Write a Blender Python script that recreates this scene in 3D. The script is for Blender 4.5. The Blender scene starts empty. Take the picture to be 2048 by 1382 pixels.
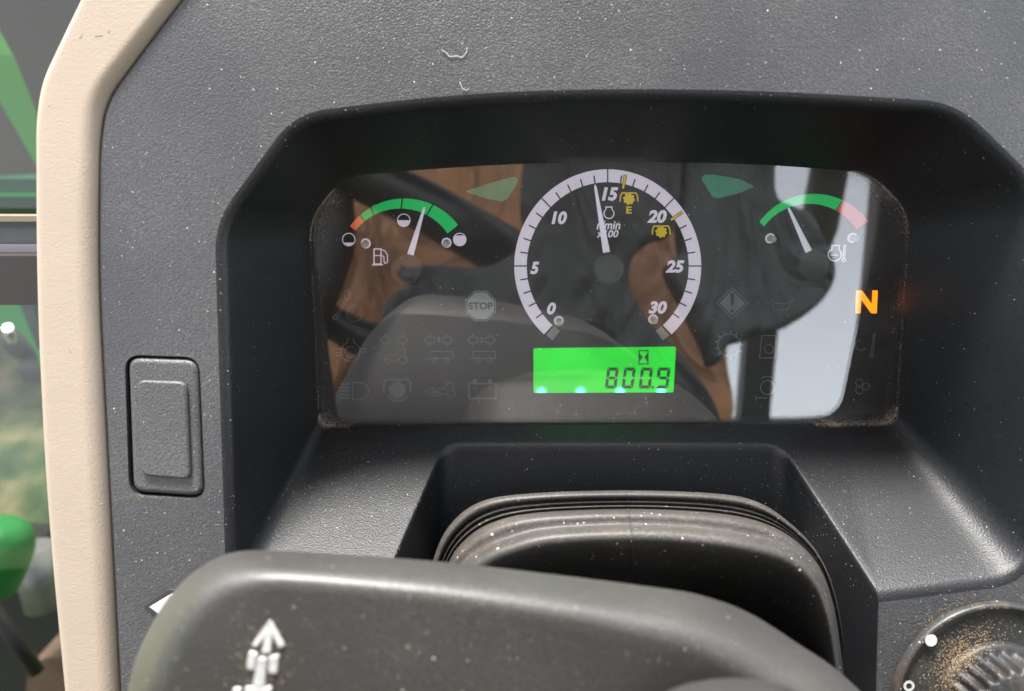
import bpy, bmesh, math, random
from mathutils import Vector, Matrix
from mathutils.bvhtree import BVHTree

random.seed(7)
scene = bpy.context.scene
COL = scene.collection

# ------------------------------------------------------------------ frame of the dash
# dash frame: x right, y up along the instrument glass, z out of the glass towards the operator.
# The glass leans back 30 degrees in the world (X right, Y ahead, Z up).
LEAN = math.radians(30)
T = Matrix(((1, 0, 0, 0),
            (0, math.sin(LEAN), -math.cos(LEAN), 0),
            (0, math.cos(LEAN), math.sin(LEAN), 0),
            (0, 0, 0, 1)))
D0 = 0.35                       # camera to glass plane (m)
TILT = math.radians(15)         # camera looks this far below the glass normal
FPX = 1479.0
S_, C_ = math.sin(TILT), math.cos(TILT)

# ------------------------------------------------------------------ camera
cam_d = bpy.data.cameras.new('camera'); cam = bpy.data.objects.new('camera', cam_d); COL.objects.link(cam)
cam_d.sensor_width = 36; cam_d.lens = 36 * FPX / 2048; cam_d.clip_start = 0.01; cam_d.clip_end = 500
cam.matrix_world = T @ Matrix.Translation((0, 0, D0)) @ Matrix.Rotation(-TILT, 4, 'X')
cam_d.dof.use_dof = True; cam_d.dof.focus_distance = 0.345; cam_d.dof.aperture_fstop = 8.0
scene.camera = cam

# ------------------------------------------------------------------ light
w = bpy.data.worlds.new('World'); scene.world = w; w.use_nodes = True
nt = w.node_tree; bgn = nt.nodes['Background']
sky = nt.nodes.new('ShaderNodeTexSky'); sky.sky_type = 'NISHITA'; sky.sun_disc = False
SUN_EL, SUN_AZ = math.radians(64), math.radians(-22)     # azimuth from +Y (ahead) towards +X
sky.sun_elevation = SUN_EL; sky.sun_rotation = SUN_AZ; sky.dust_density = 3.0; sky.air_density = 1.0
hs = nt.nodes.new('ShaderNodeHueSaturation'); hs.inputs['Saturation'].default_value = .28     # thin bright overcast
nt.links.new(sky.outputs[0], hs.inputs['Color']); nt.links.new(hs.outputs[0], bgn.inputs[0]); bgn.inputs[1].default_value = 0.15
sd = bpy.data.lights.new('sun', 'SUN'); so = bpy.data.objects.new('sun', sd); COL.objects.link(so)
sd.energy = 2.4; sd.angle = math.radians(12); sd.color = (1, .96, .9)
sv = Vector((math.cos(SUN_EL) * math.sin(SUN_AZ), math.cos(SUN_EL) * math.cos(SUN_AZ), math.sin(SUN_EL)))
so.rotation_euler = sv.to_track_quat('Z', 'Y').to_euler()
scene.view_settings.view_transform = 'Standard'; scene.view_settings.look = 'None'
scene.view_settings.exposure = 2.3; scene.view_settings.gamma = 1

# ------------------------------------------------------------------ pixel -> place helpers
CAM = Vector((0, 0, D0))
def ray(px, py):
    u = (px - 1024) / FPX; v = -(py - 691) / FPX
    return Vector((u, v * C_ - S_, -v * S_ - C_))
def P(px, py, z=0.0, b=0.0):
    """point where the sight line meets the plane  z_dash = z + b*y_dash"""
    d = ray(px, py)
    t = (z - D0) / (d.z - b * d.y)
    return CAM + d * t
def plane_through(r0, z0, r1, z1):
    a = P(1217, r0, z0); c = P(1217, r1, z1)
    b = (c.z - a.z) / (c.y - a.y)
    return a.z - b * a.y, b
FZ, FB = plane_through(200, .05, 1180, .09)      # fascia plane
LZ, LB = plane_through(848, .0, 1180, .09)       # shelf plane
def F(px, py, dz=0): return P(px, py, FZ + dz, FB)
def L(px, py): return P(px, py, LZ, LB)
def M(px, py, h, k=0.0):
    p = P(px, py, -h, -k); return Vector((p.x, p.y, -p.z))   # where a thing stands whose mirror image is seen at px,py
NF = Vector((0, -FB, 1)).normalized()
DOWN = Vector((0, -1, -FB)).normalized()

# ------------------------------------------------------------------ object helpers
def tag(o, label=None, cat=None, group=None, kind=None):
    if label: o['label'] = label
    if cat: o['category'] = cat
    if group: o['group'] = group
    if kind: o['kind'] = kind
    return o
ORG = {}
def thing(name, label, cat, loc=(0, 0, 0), group=None):
    o = bpy.data.objects.new(name, None); o.empty_display_size = .01; COL.objects.link(o)
    o.matrix_world = T @ Matrix.Translation(loc); ORG[o] = Vector(loc)
    return tag(o, label, cat, group)
class MB:
    def __init__(s): s.v = []; s.f = []; s.sm = []
    def add(s, vs, fs, smooth=True):
        n = len(s.v); s.v += [Vector(p) for p in vs]
        for f in fs: s.f.append([i + n for i in f]); s.sm.append(smooth)
    def loft(s, rings, closed=False, smooth=True, cap0=False, cap1=False):
        n = len(rings[0]); vs = [p for r in rings for p in r]; fs = []
        for k in range(len(rings) - 1):
            for i in range(n if closed else n - 1):
                j = (i + 1) % n
                fs.append((k * n + i, k * n + j, (k + 1) * n + j, (k + 1) * n + i))
        s.add(vs, fs, smooth)
        if cap0: s.add(rings[0], [list(range(n))[::-1]], False)
        if cap1: s.add(rings[-1], [list(range(n))], False)
    def tube(s, path, rad, n=10, cap=True):
        rings = []
        for i, p in enumerate(path):
            p = Vector(p)
            d = (Vector(path[min(i + 1, len(path) - 1)]) - Vector(path[max(i - 1, 0)])).normalized()
            a = d.cross(Vector((0.13, .21, .97))).normalized(); bb = d.cross(a)
            r = rad[i] if isinstance(rad, (list, tuple)) else rad
            rings.append([p + a * r * math.cos(q * math.tau / n) + bb * r * math.sin(q * math.tau / n) for q in range(n)])
        s.loft(rings, True, True, cap, cap)
    def box(s, c, sx, sy, sz):
        c = Vector(c); vs = [c + Vector((x * sx / 2, y * sy / 2, z * sz / 2)) for x in (-1, 1) for y in (-1, 1) for z in (-1, 1)]
        s.add(vs, [(0, 1, 3, 2), (4, 6, 7, 5), (0, 4, 5, 1), (2, 3, 7, 6), (0, 2, 6, 4), (1, 5, 7, 3)], False)
    def build(s, name, mat, parent=None, world=False):
        me = bpy.data.meshes.new(name)
        off = ORG.get(parent, ORG.get(parent.parent, Vector()) if parent and parent.parent else Vector()) if parent else Vector()
        me.from_pydata([p - off for p in s.v], [], s.f); me.update()
        me.polygons.foreach_set('use_smooth', s.sm)
        bm = bmesh.new(); bm.from_mesh(me)
        bmesh.ops.remove_doubles(bm, verts=bm.verts, dist=1e-6)
        bmesh.ops.recalc_face_normals(bm, faces=bm.faces)
        bm.to_mesh(me); bm.free()
        me.materials.append(mat)
        o = bpy.data.objects.new(name, me); COL.objects.link(o)
        if parent: o.parent = parent
        elif not world: o.matrix_world = T
        return o

def rounded(pts, rad, k=7, closed=True, m=1):
    """polyline (3-D) with its corners rounded; rad = number or list"""
    n = len(pts); out = []
    if not isinstance(rad, (list, tuple)): rad = [rad] * n
    for i in range(n):
        p = Vector(pts[i])
        if not closed and i in (0, n - 1): seg = [p]
        else:
            a = Vector(pts[i - 1]) - p; c = Vector(pts[(i + 1) % n]) - p
            r = min(rad[i], a.length * .49, c.length * .49)
            p0 = p + a.normalized() * r; p2 = p + c.normalized() * r
            seg = []
            for j in range(k + 1):
                t = j / k; seg.append(p0 * (1 - t) ** 2 + p * 2 * t * (1 - t) + p2 * t * t)
        if out and m > 1:
            q = out[-1]
            for j in range(1, m): out.append(q.lerp(seg[0], j / m))
        out += seg
    if closed and m > 1:
        q = out[-1]; z = out[0]
        for j in range(1, m): out.append(q.lerp(z, j / m))
    return out
def smooth_path(pts, n=8, closed=False):
    """Catmull-Rom through 3-D or 2-D points"""
    pts = [Vector(p) for p in pts]; out = []; N = len(pts)
    for i in range(N if closed else N - 1):
        if closed: p0, p1, p2, p3 = pts[i - 1], pts[i], pts[(i + 1) % N], pts[(i + 2) % N]
        else: p0, p1, p2, p3 = pts[max(i - 1, 0)], pts[i], pts[i + 1], pts[min(i + 2, N - 1)]
        for j in range(n):
            t = j / n
            out.append(.5 * ((2 * p1) + (p2 - p0) * t + (2 * p0 - 5 * p1 + 4 * p2 - p3) * t * t + (3 * p1 - p0 - 3 * p2 + p3) * t ** 3))
    if not closed: out.append(pts[-1])
    return out
def inset(path, n, d):
    """offset closed planar path inwards by d"""
    N = len(path); c = sum(path, Vector()) / N; out = []
    area = sum((path[i] - c).cross(path[(i + 1) % N] - c).dot(n) for i in range(N))
    s = 1 if area > 0 else -1
    for i in range(N):
        t = path[(i + 1) % N] - path[i - 1]
        if t.length < 1e-9: t = path[(i + 2) % N] - path[i - 2]
        out.append(path[i] + n.cross(t.normalized()) * s * d)
    return out
def slab(mb, path, n, h, bev=.0008, seg=4, base=0.0, back=True):
    """solid plate: closed path in a plane of normal n, from base to h along n, rounded top edge"""
    rings = [[p + n * base for p in path]]
    for j in range(seg + 1):
        a = j / seg * math.pi / 2
        q = inset(path, n, bev * (1 - math.cos(a)))
        rings.append([p + n * (h - bev + bev * math.sin(a)) for p in q])
    mb.loft(rings, True, True, back, True)
def stroke(mb, pts, wpx, z, closed=False):
    """flat printed line, given in pixels, laid on the dial plane"""
    pts = [Vector(p).to_2d() for p in pts]; N = len(pts); l = []; r = []
    for i in range(N):
        if closed: a, c = pts[i - 1], pts[(i + 1) % N]
        else: a, c = pts[max(i - 1, 0)], pts[min(i + 1, N - 1)]
        d1 = (pts[i] - a); d2 = (c - pts[i])
        if d1.length < 1e-6: d1 = d2
        if d2.length < 1e-6: d2 = d1
        d1 = d1.normalized(); d2 = d2.normalized(); t = (d1 + d2)
        t = t.normalized() if t.length > 1e-6 else d1
        k = 1 / max(.5, t.dot(d1)); nn = Vector((-t.y, t.x)) * (wpx / 2 * k)
        l.append(P(pts[i].x + nn.x, pts[i].y + nn.y, z)); r.append(P(pts[i].x - nn.x, pts[i].y - nn.y, z))
    vs = l + r; fs = []
    for i in range(N if closed else N - 1):
        j = (i + 1) % N; fs.append((i, j, N + j, N + i))
    mb.add(vs, fs, False)
def fillpx(mb, pts, z):
    mb.add([P(p[0], p[1], z) for p in pts], [list(range(len(pts)))], False)
def circ(cx, cy, r, n=28, a0=0, a1=math.tau, ry=None):
    ry = ry or r
    return [(cx + r * math.cos(a0 + (a1 - a0) * i / n), cy + ry * math.sin(a0 + (a1 - a0) * i / n)) for i in range(n if abs(a1 - a0 - math.tau) < 1e-6 else n + 1)]
def text_px(mb, txt, x0, y0, x1, y1, z, shear=0.0, bold=0.0, rot=0.0):
    """flat printed text filling the pixel box x0,y0,x1,y1"""
    c = bpy.data.curves.new('t', 'FONT'); c.body = txt; c.shear = shear; c.offset = bold; c.resolution_u = 5
    o = bpy.data.objects.new('t', c); COL.objects.link(o)
    me = o.to_mesh()
    X = [v.co.x for v in me.vertices]; Y = [v.co.y for v in me.vertices]
    ax, bx_, ay, by = min(X), max(X), min(Y), max(Y)
    pts = []
    cx, cy = (x0 + x1) / 2, (y0 + y1) / 2
    for v in me.vertices:
        px = x0 + (v.co.x - ax) / (bx_ - ax) * (x1 - x0); py = y1 - (v.co.y - ay) / (by - ay) * (y1 - y0)
        dx, dy = px - cx, py - cy
        pts.append(P(cx + dx * math.cos(rot) - dy * math.sin(rot), cy + dx * math.sin(rot) + dy * math.cos(rot), z))
    mb.add(pts, [list(p.vertices) for p in me.polygons], False)
    o.to_mesh_clear(); bpy.data.objects.remove(o); bpy.data.curves.remove(c)

# ------------------------------------------------------------------ materials
def new_mat(name):
    m = bpy.data.materials.new(name); m.use_nodes = True
    return m, m.node_tree, m.node_tree.nodes['Principled BSDF']
def N(nt, t, **k):
    n = nt.nodes.new(t)
    for a, v in k.items(): setattr(n, a, v)
    return n
def rgb(*c): return (c[0], c[1], c[2], 1)
def plain(name, col, rough=.5, metal=0, emit=0, ecol=None, spec=.5, var=.0, vscale=60, bump=0, bscale=800):
    m, nt, b = new_mat(name)
    b.inputs['Base Color'].default_value = rgb(*col); b.inputs['Roughness'].default_value = rough
    b.inputs['Metallic'].default_value = metal; b.inputs['Specular IOR Level'].default_value = spec
    if emit:
        b.inputs['Emission Color'].default_value = rgb(*(ecol or col)); b.inputs['Emission Strength'].default_value = emit
    tc = N(nt, 'ShaderNodeTexCoord')
    if var:
        no = N(nt, 'ShaderNodeTexNoise'); no.inputs['Scale'].default_value = vscale; no.inputs['Detail'].default_value = 5
        nt.links.new(tc.outputs['Object'], no.inputs['Vector'])
        mx = N(nt, 'ShaderNodeMix', data_type='RGBA', blend_type='MIX')
        mx.inputs[6].default_value = rgb(*[c * (1 - var) for c in col]); mx.inputs[7].default_value = rgb(*[min(1, c * (1 + var)) for c in col])
        nt.links.new(no.outputs['Fac'], mx.inputs[0]); nt.links.new(mx.outputs[2], b.inputs['Base Color'])
    if bump:
        no = N(nt, 'ShaderNodeTexNoise'); no.inputs['Scale'].default_value = bscale; no.inputs['Detail'].default_value = 2
        nt.links.new(tc.outputs['Object'], no.inputs['Vector'])
        bp = N(nt, 'ShaderNodeBump'); bp.inputs['Strength'].default_value = bump; bp.inputs['Distance'].default_value = .0004
        nt.links.new(no.outputs['Fac'], bp.inputs['Height']); nt.links.new(bp.outputs[0], b.inputs['Normal'])
    return m
def dusty_plastic(name, col, rough=.45, grain=700, bump=.5, dust=.5, film=.1, dcol=(.42, .40, .36), dscale=420, spec=.5, brown=0.0, dusty_lit_top=0.0):
    """moulded plastic: fine leather grain, a thin uneven dust film and scattered pale specks"""
    m, nt, b = new_mat(name); lk = nt.links.new
    tc = N(nt, 'ShaderNodeTexCoord'); O = tc.outputs['Object']
    b.inputs['Roughness'].default_value = rough; b.inputs['Specular IOR Level'].default_value = spec
    # specks
    vo = N(nt, 'ShaderNodeTexVoronoi'); vo.inputs['Scale'].default_value = dscale; lk(O, vo.inputs['Vector'])
    wn = N(nt, 'ShaderNodeSeparateColor'); lk(vo.outputs['Color'], wn.inputs[0])
    r = N(nt, 'ShaderNodeMath', operation='MULTIPLY'); lk(wn.outputs[0], r.inputs[0]); lk(wn.outputs[1], r.inputs[1])
    r3 = N(nt, 'ShaderNodeMath', operation='MULTIPLY'); lk(r.outputs[0], r3.inputs[0]); r3.inputs[1].default_value = .30 * dust
    lt = N(nt, 'ShaderNodeMath', operation='LESS_THAN'); lk(vo.outputs['Distance'], lt.inputs[0]); lk(r3.outputs[0], lt.inputs[1])
    # film
    n1 = N(nt, 'ShaderNodeTexNoise'); n1.inputs['Scale'].default_value = 18; n1.inputs['Detail'].default_value = 6; lk(O, n1.inputs['Vector'])
    n2 = N(nt, 'ShaderNodeTexNoise'); n2.inputs['Scale'].default_value = 900; n2.inputs['Detail'].default_value = 2; lk(O, n2.inputs['Vector'])
    mr = N(nt, 'ShaderNodeMapRange'); lk(n1.outputs['Fac'], mr.inputs[0]); mr.inputs[1].default_value = .35; mr.inputs[2].default_value = .75
    mr.inputs[3].default_value = film * .3; mr.inputs[4].default_value = film * 1.4
    mr2 = N(nt, 'ShaderNodeMapRange'); lk(n2.outputs['Fac'], mr2.inputs[0]); mr2.inputs[1].default_value = .4; mr2.inputs[2].default_value = .7
    mr2.inputs[3].default_value = .4; mr2.inputs[4].default_value = 1.6
    fm = N(nt, 'ShaderNodeMath', operation='MULTIPLY'); lk(mr.outputs[0], fm.inputs[0]); lk(mr2.outputs[0], fm.inputs[1])
    if dusty_lit_top:      # dust film on what faces up, also painting in its brighter light
        ge = N(nt, 'ShaderNodeNewGeometry'); sx_ = N(nt, 'ShaderNodeSeparateXYZ'); lk(ge.outputs['Normal'], sx_.inputs[0])
        ms = N(nt, 'ShaderNodeMapRange'); lk(sx_.outputs[2], ms.inputs[0]); ms.inputs[1].default_value = .72; ms.inputs[2].default_value = 1.0; ms.inputs[3].default_value = 0; ms.inputs[4].default_value = dusty_lit_top
        mr3 = N(nt, 'ShaderNodeMapRange'); lk(n1.outputs['Fac'], mr3.inputs[0]); mr3.inputs[1].default_value = .3; mr3.inputs[2].default_value = .7; mr3.inputs[3].default_value = .6; mr3.inputs[4].default_value = 1.3
        mm_ = N(nt, 'ShaderNodeMath', operation='MULTIPLY'); lk(ms.outputs[0], mm_.inputs[0]); lk(mr3.outputs[0], mm_.inputs[1])
        fa = N(nt, 'ShaderNodeMath', operation='ADD', use_clamp=True); lk(fm.outputs[0], fa.inputs[0]); lk(mm_.outputs[0], fa.inputs[1]); fm = fa
    c1 = N(nt, 'ShaderNodeMix', data_type='RGBA'); c1.inputs[6].default_value = rgb(*col); c1.inputs[7].default_value = rgb(*dcol)
    lk(fm.outputs[0], c1.inputs[0])
    last = c1.outputs[2]
    if brown:
        n4 = N(nt, 'ShaderNodeTexNoise'); n4.inputs['Scale'].default_value = 45; n4.inputs['Detail'].default_value = 8; n4.inputs['Roughness'].default_value = .75; lk(O, n4.inputs['Vector'])
        m4 = N(nt, 'ShaderNodeMapRange'); lk(n4.outputs['Fac'], m4.inputs[0]); m4.inputs[1].default_value = .52; m4.inputs[2].default_value = .75; m4.inputs[4].default_value = brown
        c3 = N(nt, 'ShaderNodeMix', data_type='RGBA'); lk(last, c3.inputs[6]); c3.inputs[7].default_value = rgb(.25, .15, .07); lk(m4.outputs[0], c3.inputs[0]); last = c3.outputs[2]
    c2 = N(nt, 'ShaderNodeMix', data_type='RGBA'); lk(last, c2.inputs[6]); c2.inputs[7].default_value = rgb(.55, .52, .46)
    lk(lt.outputs[0], c2.inputs[0]); lk(c2.outputs[2], b.inputs['Base Color'])
    # grain
    if bump:
        n3 = N(nt, 'ShaderNodeTexNoise'); n3.inputs['Scale'].default_value = grain; n3.inputs['Detail'].default_value = 3; n3.inputs['Distortion'].default_value = 0; lk(O, n3.inputs['Vector'])
        bp = N(nt, 'ShaderNodeBump'); bp.inputs['Strength'].default_value = bump; bp.inputs['Distance'].default_value = .0006
        lk(n3.outputs['Fac'], bp.inputs['Height']); lk(bp.outputs[0], b.inputs['Normal'])
    return m
def pane_mat(name, ior=1.5, film=.02, tint=(1, 1, 1), rough=0.0, dcol=(.6, .58, .54), specks=.5):
    """clear sheet: fresnel mirror over see-through, with a dust film and specks"""
    m = bpy.data.materials.new(name); m.use_nodes = True; nt = m.node_tree; nt.nodes.clear(); lk = nt.links.new
    out = N(nt, 'ShaderNodeOutputMaterial')
    tr = N(nt, 'ShaderNodeBsdfTransparent'); tr.inputs[0].default_value = rgb(*tint)
    gl = N(nt, 'ShaderNodeBsdfGlossy'); gl.inputs['Roughness'].default_value = rough
    fr = N(nt, 'ShaderNodeFresnel'); ge = N(nt, 'ShaderNodeNewGeometry')
    io = N(nt, 'ShaderNodeMix', data_type='FLOAT'); io.inputs[2].default_value = ior; io.inputs[3].default_value = 1 / ior; lk(ge.outputs['Backfacing'], io.inputs[0]); lk(io.outputs[0], fr.inputs[0])
    m1 = N(nt, 'ShaderNodeMixShader'); lk(fr.outputs[0], m1.inputs[0]); lk(tr.outputs[0], m1.inputs[1]); lk(gl.outputs[0], m1.inputs[2])
    df = N(nt, 'ShaderNodeBsdfDiffuse'); df.inputs[0].default_value = rgb(*dcol)
    tc = N(nt, 'ShaderNodeTexCoord'); O = tc.outputs['Object']
    n1 = N(nt, 'ShaderNodeTexNoise'); n1.inputs['Scale'].default_value = 14; n1.inputs['Detail'].default_value = 7; n1.inputs['Distortion'].default_value = 1.2
    mp = N(nt, 'ShaderNodeMapping'); mp.inputs['Rotation'].default_value = (0, 0, .35); mp.inputs['Scale'].default_value = (1, 5, 1)
    lk(O, mp.inputs['Vector']); lk(mp.outputs[0], n1.inputs['Vector'])
    mr = N(nt, 'ShaderNodeMapRange'); lk(n1.outputs['Fac'], mr.inputs[0]); mr.inputs[1].default_value = .3; mr.inputs[2].default_value = .75
    mr.inputs[3].default_value = film * .5; mr.inputs[4].default_value = film * 1.6
    vo = N(nt, 'ShaderNodeTexVoronoi'); vo.inputs['Scale'].default_value = 330; lk(O, vo.inputs['Vector'])
    sc = N(nt, 'ShaderNodeSeparateColor'); lk(vo.outputs['Color'], sc.inputs[0])
    pw = N(nt, 'ShaderNodeMath', operation='POWER'); lk(sc.outputs[0], pw.inputs[0]); pw.inputs[1].default_value = 5
    r3 = N(nt, 'ShaderNodeMath', operation='MULTIPLY'); lk(pw.outputs[0], r3.inputs[0]); r3.inputs[1].default_value = .22 * specks
    lt = N(nt, 'ShaderNodeMath', operation='LESS_THAN'); lk(vo.outputs['Distance'], lt.inputs[0]); lk(r3.outputs[0], lt.inputs[1])
    mxx = N(nt, 'ShaderNodeMath', operation='MULTIPLY'); lk(lt.outputs[0], mxx.inputs[0]); mxx.inputs[1].default_value = .55
    mx = N(nt, 'ShaderNodeMath', operation='MAXIMUM'); lk(mr.outputs[0], mx.inputs[0]); lk(mxx.outputs[0], mx.inputs[1])
    m2 = N(nt, 'ShaderNodeMixShader'); lk(mx.outputs[0], m2.inputs[0]); lk(m1.outputs[0], m2.inputs[1]); lk(df.outputs[0], m2.inputs[2])
    lk(m2.outputs[0], out.inputs[0])
    return m

MAT = {}
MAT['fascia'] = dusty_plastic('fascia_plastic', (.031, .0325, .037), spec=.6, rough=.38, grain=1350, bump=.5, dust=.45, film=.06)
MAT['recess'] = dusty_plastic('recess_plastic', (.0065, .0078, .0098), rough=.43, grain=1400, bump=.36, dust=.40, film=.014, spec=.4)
MAT['rubber'] = dusty_plastic('boot_rubber', (.030, .0275, .026), rough=.5, grain=500, bump=.06, dust=.75, film=.07, brown=.15, dscale=380, spec=.35)
MAT['cowl'] = dusty_plastic('cowl_plastic', (.030, .0285, .0275), rough=.44, grain=900, bump=.2, dust=.3, film=.045, dcol=(.36, .34, .30), dscale=260, dusty_lit_top=.03)
MAT['knobm'] = dusty_plastic('knob_plastic', (.013, .0135, .0145), rough=.5, grain=700, bump=.2, dust=.4, film=.03, brown=.12, spec=.35)
MAT['platem'] = dusty_plastic('plate_plastic', (.018, .0185, .020), spec=.4, rough=.42, grain=700, bump=.15, dust=.5, film=.05, brown=.35)
MAT['beige'] = plain('beige_plastic', (.32, .266, .211), .65, var=.07, vscale=40, bump=.3, bscale=1100, spec=.3)
MAT['blank'] = dusty_plastic('blank_plastic', (.05, .05, .052), rough=.45, grain=1300, bump=.6, dust=.3, film=.06)
MAT['dial'] = plain('dial_black', (.012, .012, .013), .55, spec=.25)
MAT['hub'] = plain('needle_hub_black', (.06, .06, .062), .55, bump=.3, bscale=1600)
MAT['white'] = plain('dial_white', (.58, .54, .62), .6, emit=.10, ecol=(.8, .74, .86))  # dial prints glow faintly, added because little light reaches the dial
MAT['grey'] = plain('dial_end_grey', (.30, .33, .31), .6)
MAT['green'] = plain('gauge_green', (.0, .32, .07), .6, emit=.13, ecol=(0, .55, .12))
MAT['red'] = plain('gauge_red', (.66, .13, .05), .6, emit=.13)
MAT['pink'] = plain('gauge_red_pale', (.55, .08, .075), .6, emit=.10)
MAT['yellow'] = plain('dial_yellow', (.60, .44, .01), .6, emit=.10)
MAT['turn'] = plain('turn_lens_green', (.05, .42, .24), .5)
MAT['ghost'] = plain('unlit_icon_grey', (.16, .18, .18), .6)
MAT['ghost2'] = plain('unlit_sign_grey', (.34, .42, .39), .6)
MAT['peg'] = plain('peg_white', (.62, .64, .58), .35, var=.2, vscale=900)
MAT['needle'] = plain('needle_white', (.66, .63, .72), .4, emit=.10, ecol=(.8, .76, .9))
MAT['lcdink'] = plain('lcd_ink', (.0, .06, .01), .6)
MAT['amber'] = plain('amber_lamp', (.3, .08, .0), .5, emit=1.0, ecol=(.66, .125, .0))
MAT['print'] = plain('white_print', (.46, .46, .45), .4, var=.3, vscale=500)
MAT['black'] = plain('black_metal', (.02, .019, .018), .4, var=.3, vscale=40)
MAT['dust_pale'] = plain('dust_pale', (.52, .49, .43), .9)
MAT['dust_brown'] = plain('dust_brown', (.23, .16, .09), .9)
MAT['glass'] = pane_mat('cluster_glass', 2.25, .02, rough=.015, specks=.5)
MAT['window'] = pane_mat('window_glass', 1.5, .004, tint=(.55, .56, .55), specks=.0)
# lit liquid crystal panel with the four lamps along its lower edge
m, nt, b = new_mat('lcd_lit'); lk = nt.links.new
b.inputs['Base Color'].default_value = rgb(.0, .25, .03); b.inputs['Roughness'].default_value = .5
tc = N(nt, 'ShaderNodeTexCoord'); acc = None
for px in (1083, 1161, 1240, 1322):
    c = P(px, 784, -.0112) - P(1210, 740, -.0112)
    d = N(nt, 'ShaderNodeVectorMath', operation='DISTANCE'); d.inputs[1].default_value = c; lk(tc.outputs['Object'], d.inputs[0])
    r_ = N(nt, 'ShaderNodeMapRange', interpolation_type='SMOOTHERSTEP'); r_.inputs[1].default_value = 0; r_.inputs[2].default_value = .0042; r_.inputs[3].default_value = 1; r_.inputs[4].default_value = 0
    lk(d.outputs['Value'], r_.inputs[0])
    if acc is None: acc = r_.outputs[0]
    else:
        s = N(nt, 'ShaderNodeMath', operation='ADD'); lk(acc, s.inputs[0]); lk(r_.outputs[0], s.inputs[1]); acc = s.outputs[0]
mxl = N(nt, 'ShaderNodeMix', data_type='RGBA'); mxl.inputs[6].default_value = rgb(.0, .175, .003); mxl.inputs[7].default_value = rgb(.10, .55, .45)
lk(acc, mxl.inputs[0]); lk(mxl.outputs[2], b.inputs['Emission Color']); nz = N(nt, 'ShaderNodeTexNoise'); nz.inputs['Scale'].default_value = 45; nz.inputs['Detail'].default_value = 2; lk(tc.outputs['Object'], nz.inputs['Vector'])
mz = N(nt, 'ShaderNodeMapRange'); lk(nz.outputs['Fac'], mz.inputs[0]); mz.inputs[1].default_value = .3; mz.inputs[2].default_value = .7; mz.inputs[3].default_value = .82; mz.inputs[4].default_value = 1.12
lk(mz.outputs[0], b.inputs['Emission Strength'])
MAT['lcd'] = m

# ================================================================== DASHBOARD
dash = thing('dashboard', 'dark grey grained plastic tractor dashboard with a deep hooded instrument recess', 'dashboard', F(1217, 1180))
OUT = [(470, 1180), (447, 452), (600, 243), (900, 207), (1200, 195), (1550, 200), (1905, 222), (2072, 385), (2062, 1150),
       (1757, 1188), (1562, 890), (888, 890), (762, 1182)]
INN = [(640, 850), (620, 440), (690, 352), (950, 331), (1210, 322), (1500, 327), (1735, 344), (1816, 425), (1791, 846),
       (1668, 847), (1562, 848), (888, 849), (790, 850)]
RO = [.010, .011, .011, .03, .03, .03, .012, .012, .016, .001, .011, .011, .001]
RI = [.006, .010, .010, .03, .03, .03, .010, .010, .009, .003, .003, .003, .003]
O3 = [F(*p) if i not in (10, 11) else L(*p) for i, p in enumerate(OUT)]
I3 = [P(*p) for p in INN]
K, MM = 8, 6
op = rounded(O3, RO, K, True, MM); ip = rounded(I3, RI, K, True, MM)
NP = len(op); SEG = K + MM          # samples per corner block: K+1 corner + MM-1 straight
def idx(corner): return corner * SEG + K // 2
iA, iB = idx(9), idx(12)            # where the front edge turns into the column notch
E = []
for i in range(NP):
    if i >= idx(8) - 0 : e = DOWN
    else:
        t = (op[(i + 1) % NP] - op[i - 1]).normalized(); e = NF.cross(t)
        if e.dot(op[i] - ip[i]) < 0: e = -e
    E.append(e.normalized())
# soften the direction change round the two lower corners
for _ in range(4):
    E = [(E[i - 1] + E[i] * 2 + E[(i + 1) % NP]).normalized() if (i < SEG or i > idx(7)) and not (iA - 2 < i < iB + 2) else E[i] for i in range(NP)]
RIM = [.0035 if not (iA < i < iB) else .003 for i in range(NP)]
rings = []
for j in range(6):
    t = j / 5; r = []
    for i in range(NP):
        wv = (ip[i] - op[i]).normalized()
        p0 = op[i] + E[i] * RIM[i]; p2 = op[i] + wv * RIM[i]
        r.append(p0 * (1 - t) ** 2 + op[i] * 2 * t * (1 - t) + p2 * t * t)
    rings.append(r)
start = rings[-1]
for j in range(1, 9): rings.append([start[i].lerp(ip[i], j / 8) for i in range(NP)])
rings.append([p + Vector((0, 0, -.013)) for p in ip])
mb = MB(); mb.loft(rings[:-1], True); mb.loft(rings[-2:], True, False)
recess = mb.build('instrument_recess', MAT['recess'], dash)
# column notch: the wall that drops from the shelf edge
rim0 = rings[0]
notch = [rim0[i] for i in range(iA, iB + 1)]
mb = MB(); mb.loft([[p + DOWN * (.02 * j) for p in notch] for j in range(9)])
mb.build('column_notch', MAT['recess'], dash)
# fascia face with its left edge and the switch opening
left_px = [(465, -120), (338, 42), (218, 205), (206, 300), (204, 560), (227, 1000), (252, 1480)]
leftp = rounded([F(*p) for p in left_px], [.01, .02, .014, .02, .05, .05, .01], 7, False, 4)
hole_px = [(249, 709), (399, 714), (411, 1000), (258, 991)]
hole = rounded([F(*p) for p in hole_px], .0065, 6, True)
bm = bmesh.new()
order = [(iB + j) % NP for j in range((iA - iB) % NP + 1)]      # from the left notch corner round to the right notch corner
poly = [rim0[i] for i in order]
A_ = rim0[iA] + DOWN * .16; B_ = rim0[iB] + DOWN * .16
poly += [A_, F(2500, 1700), F(2500, -120)] + leftp + [F(275, 1700), B_]
es = []
for loop in (poly, hole):
    vs = [bm.verts.new(p - ORG[dash]) for p in loop]
    es += [bm.edges.new((vs[i], vs[(i + 1) % len(vs)])) for i in range(len(vs))]
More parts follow.
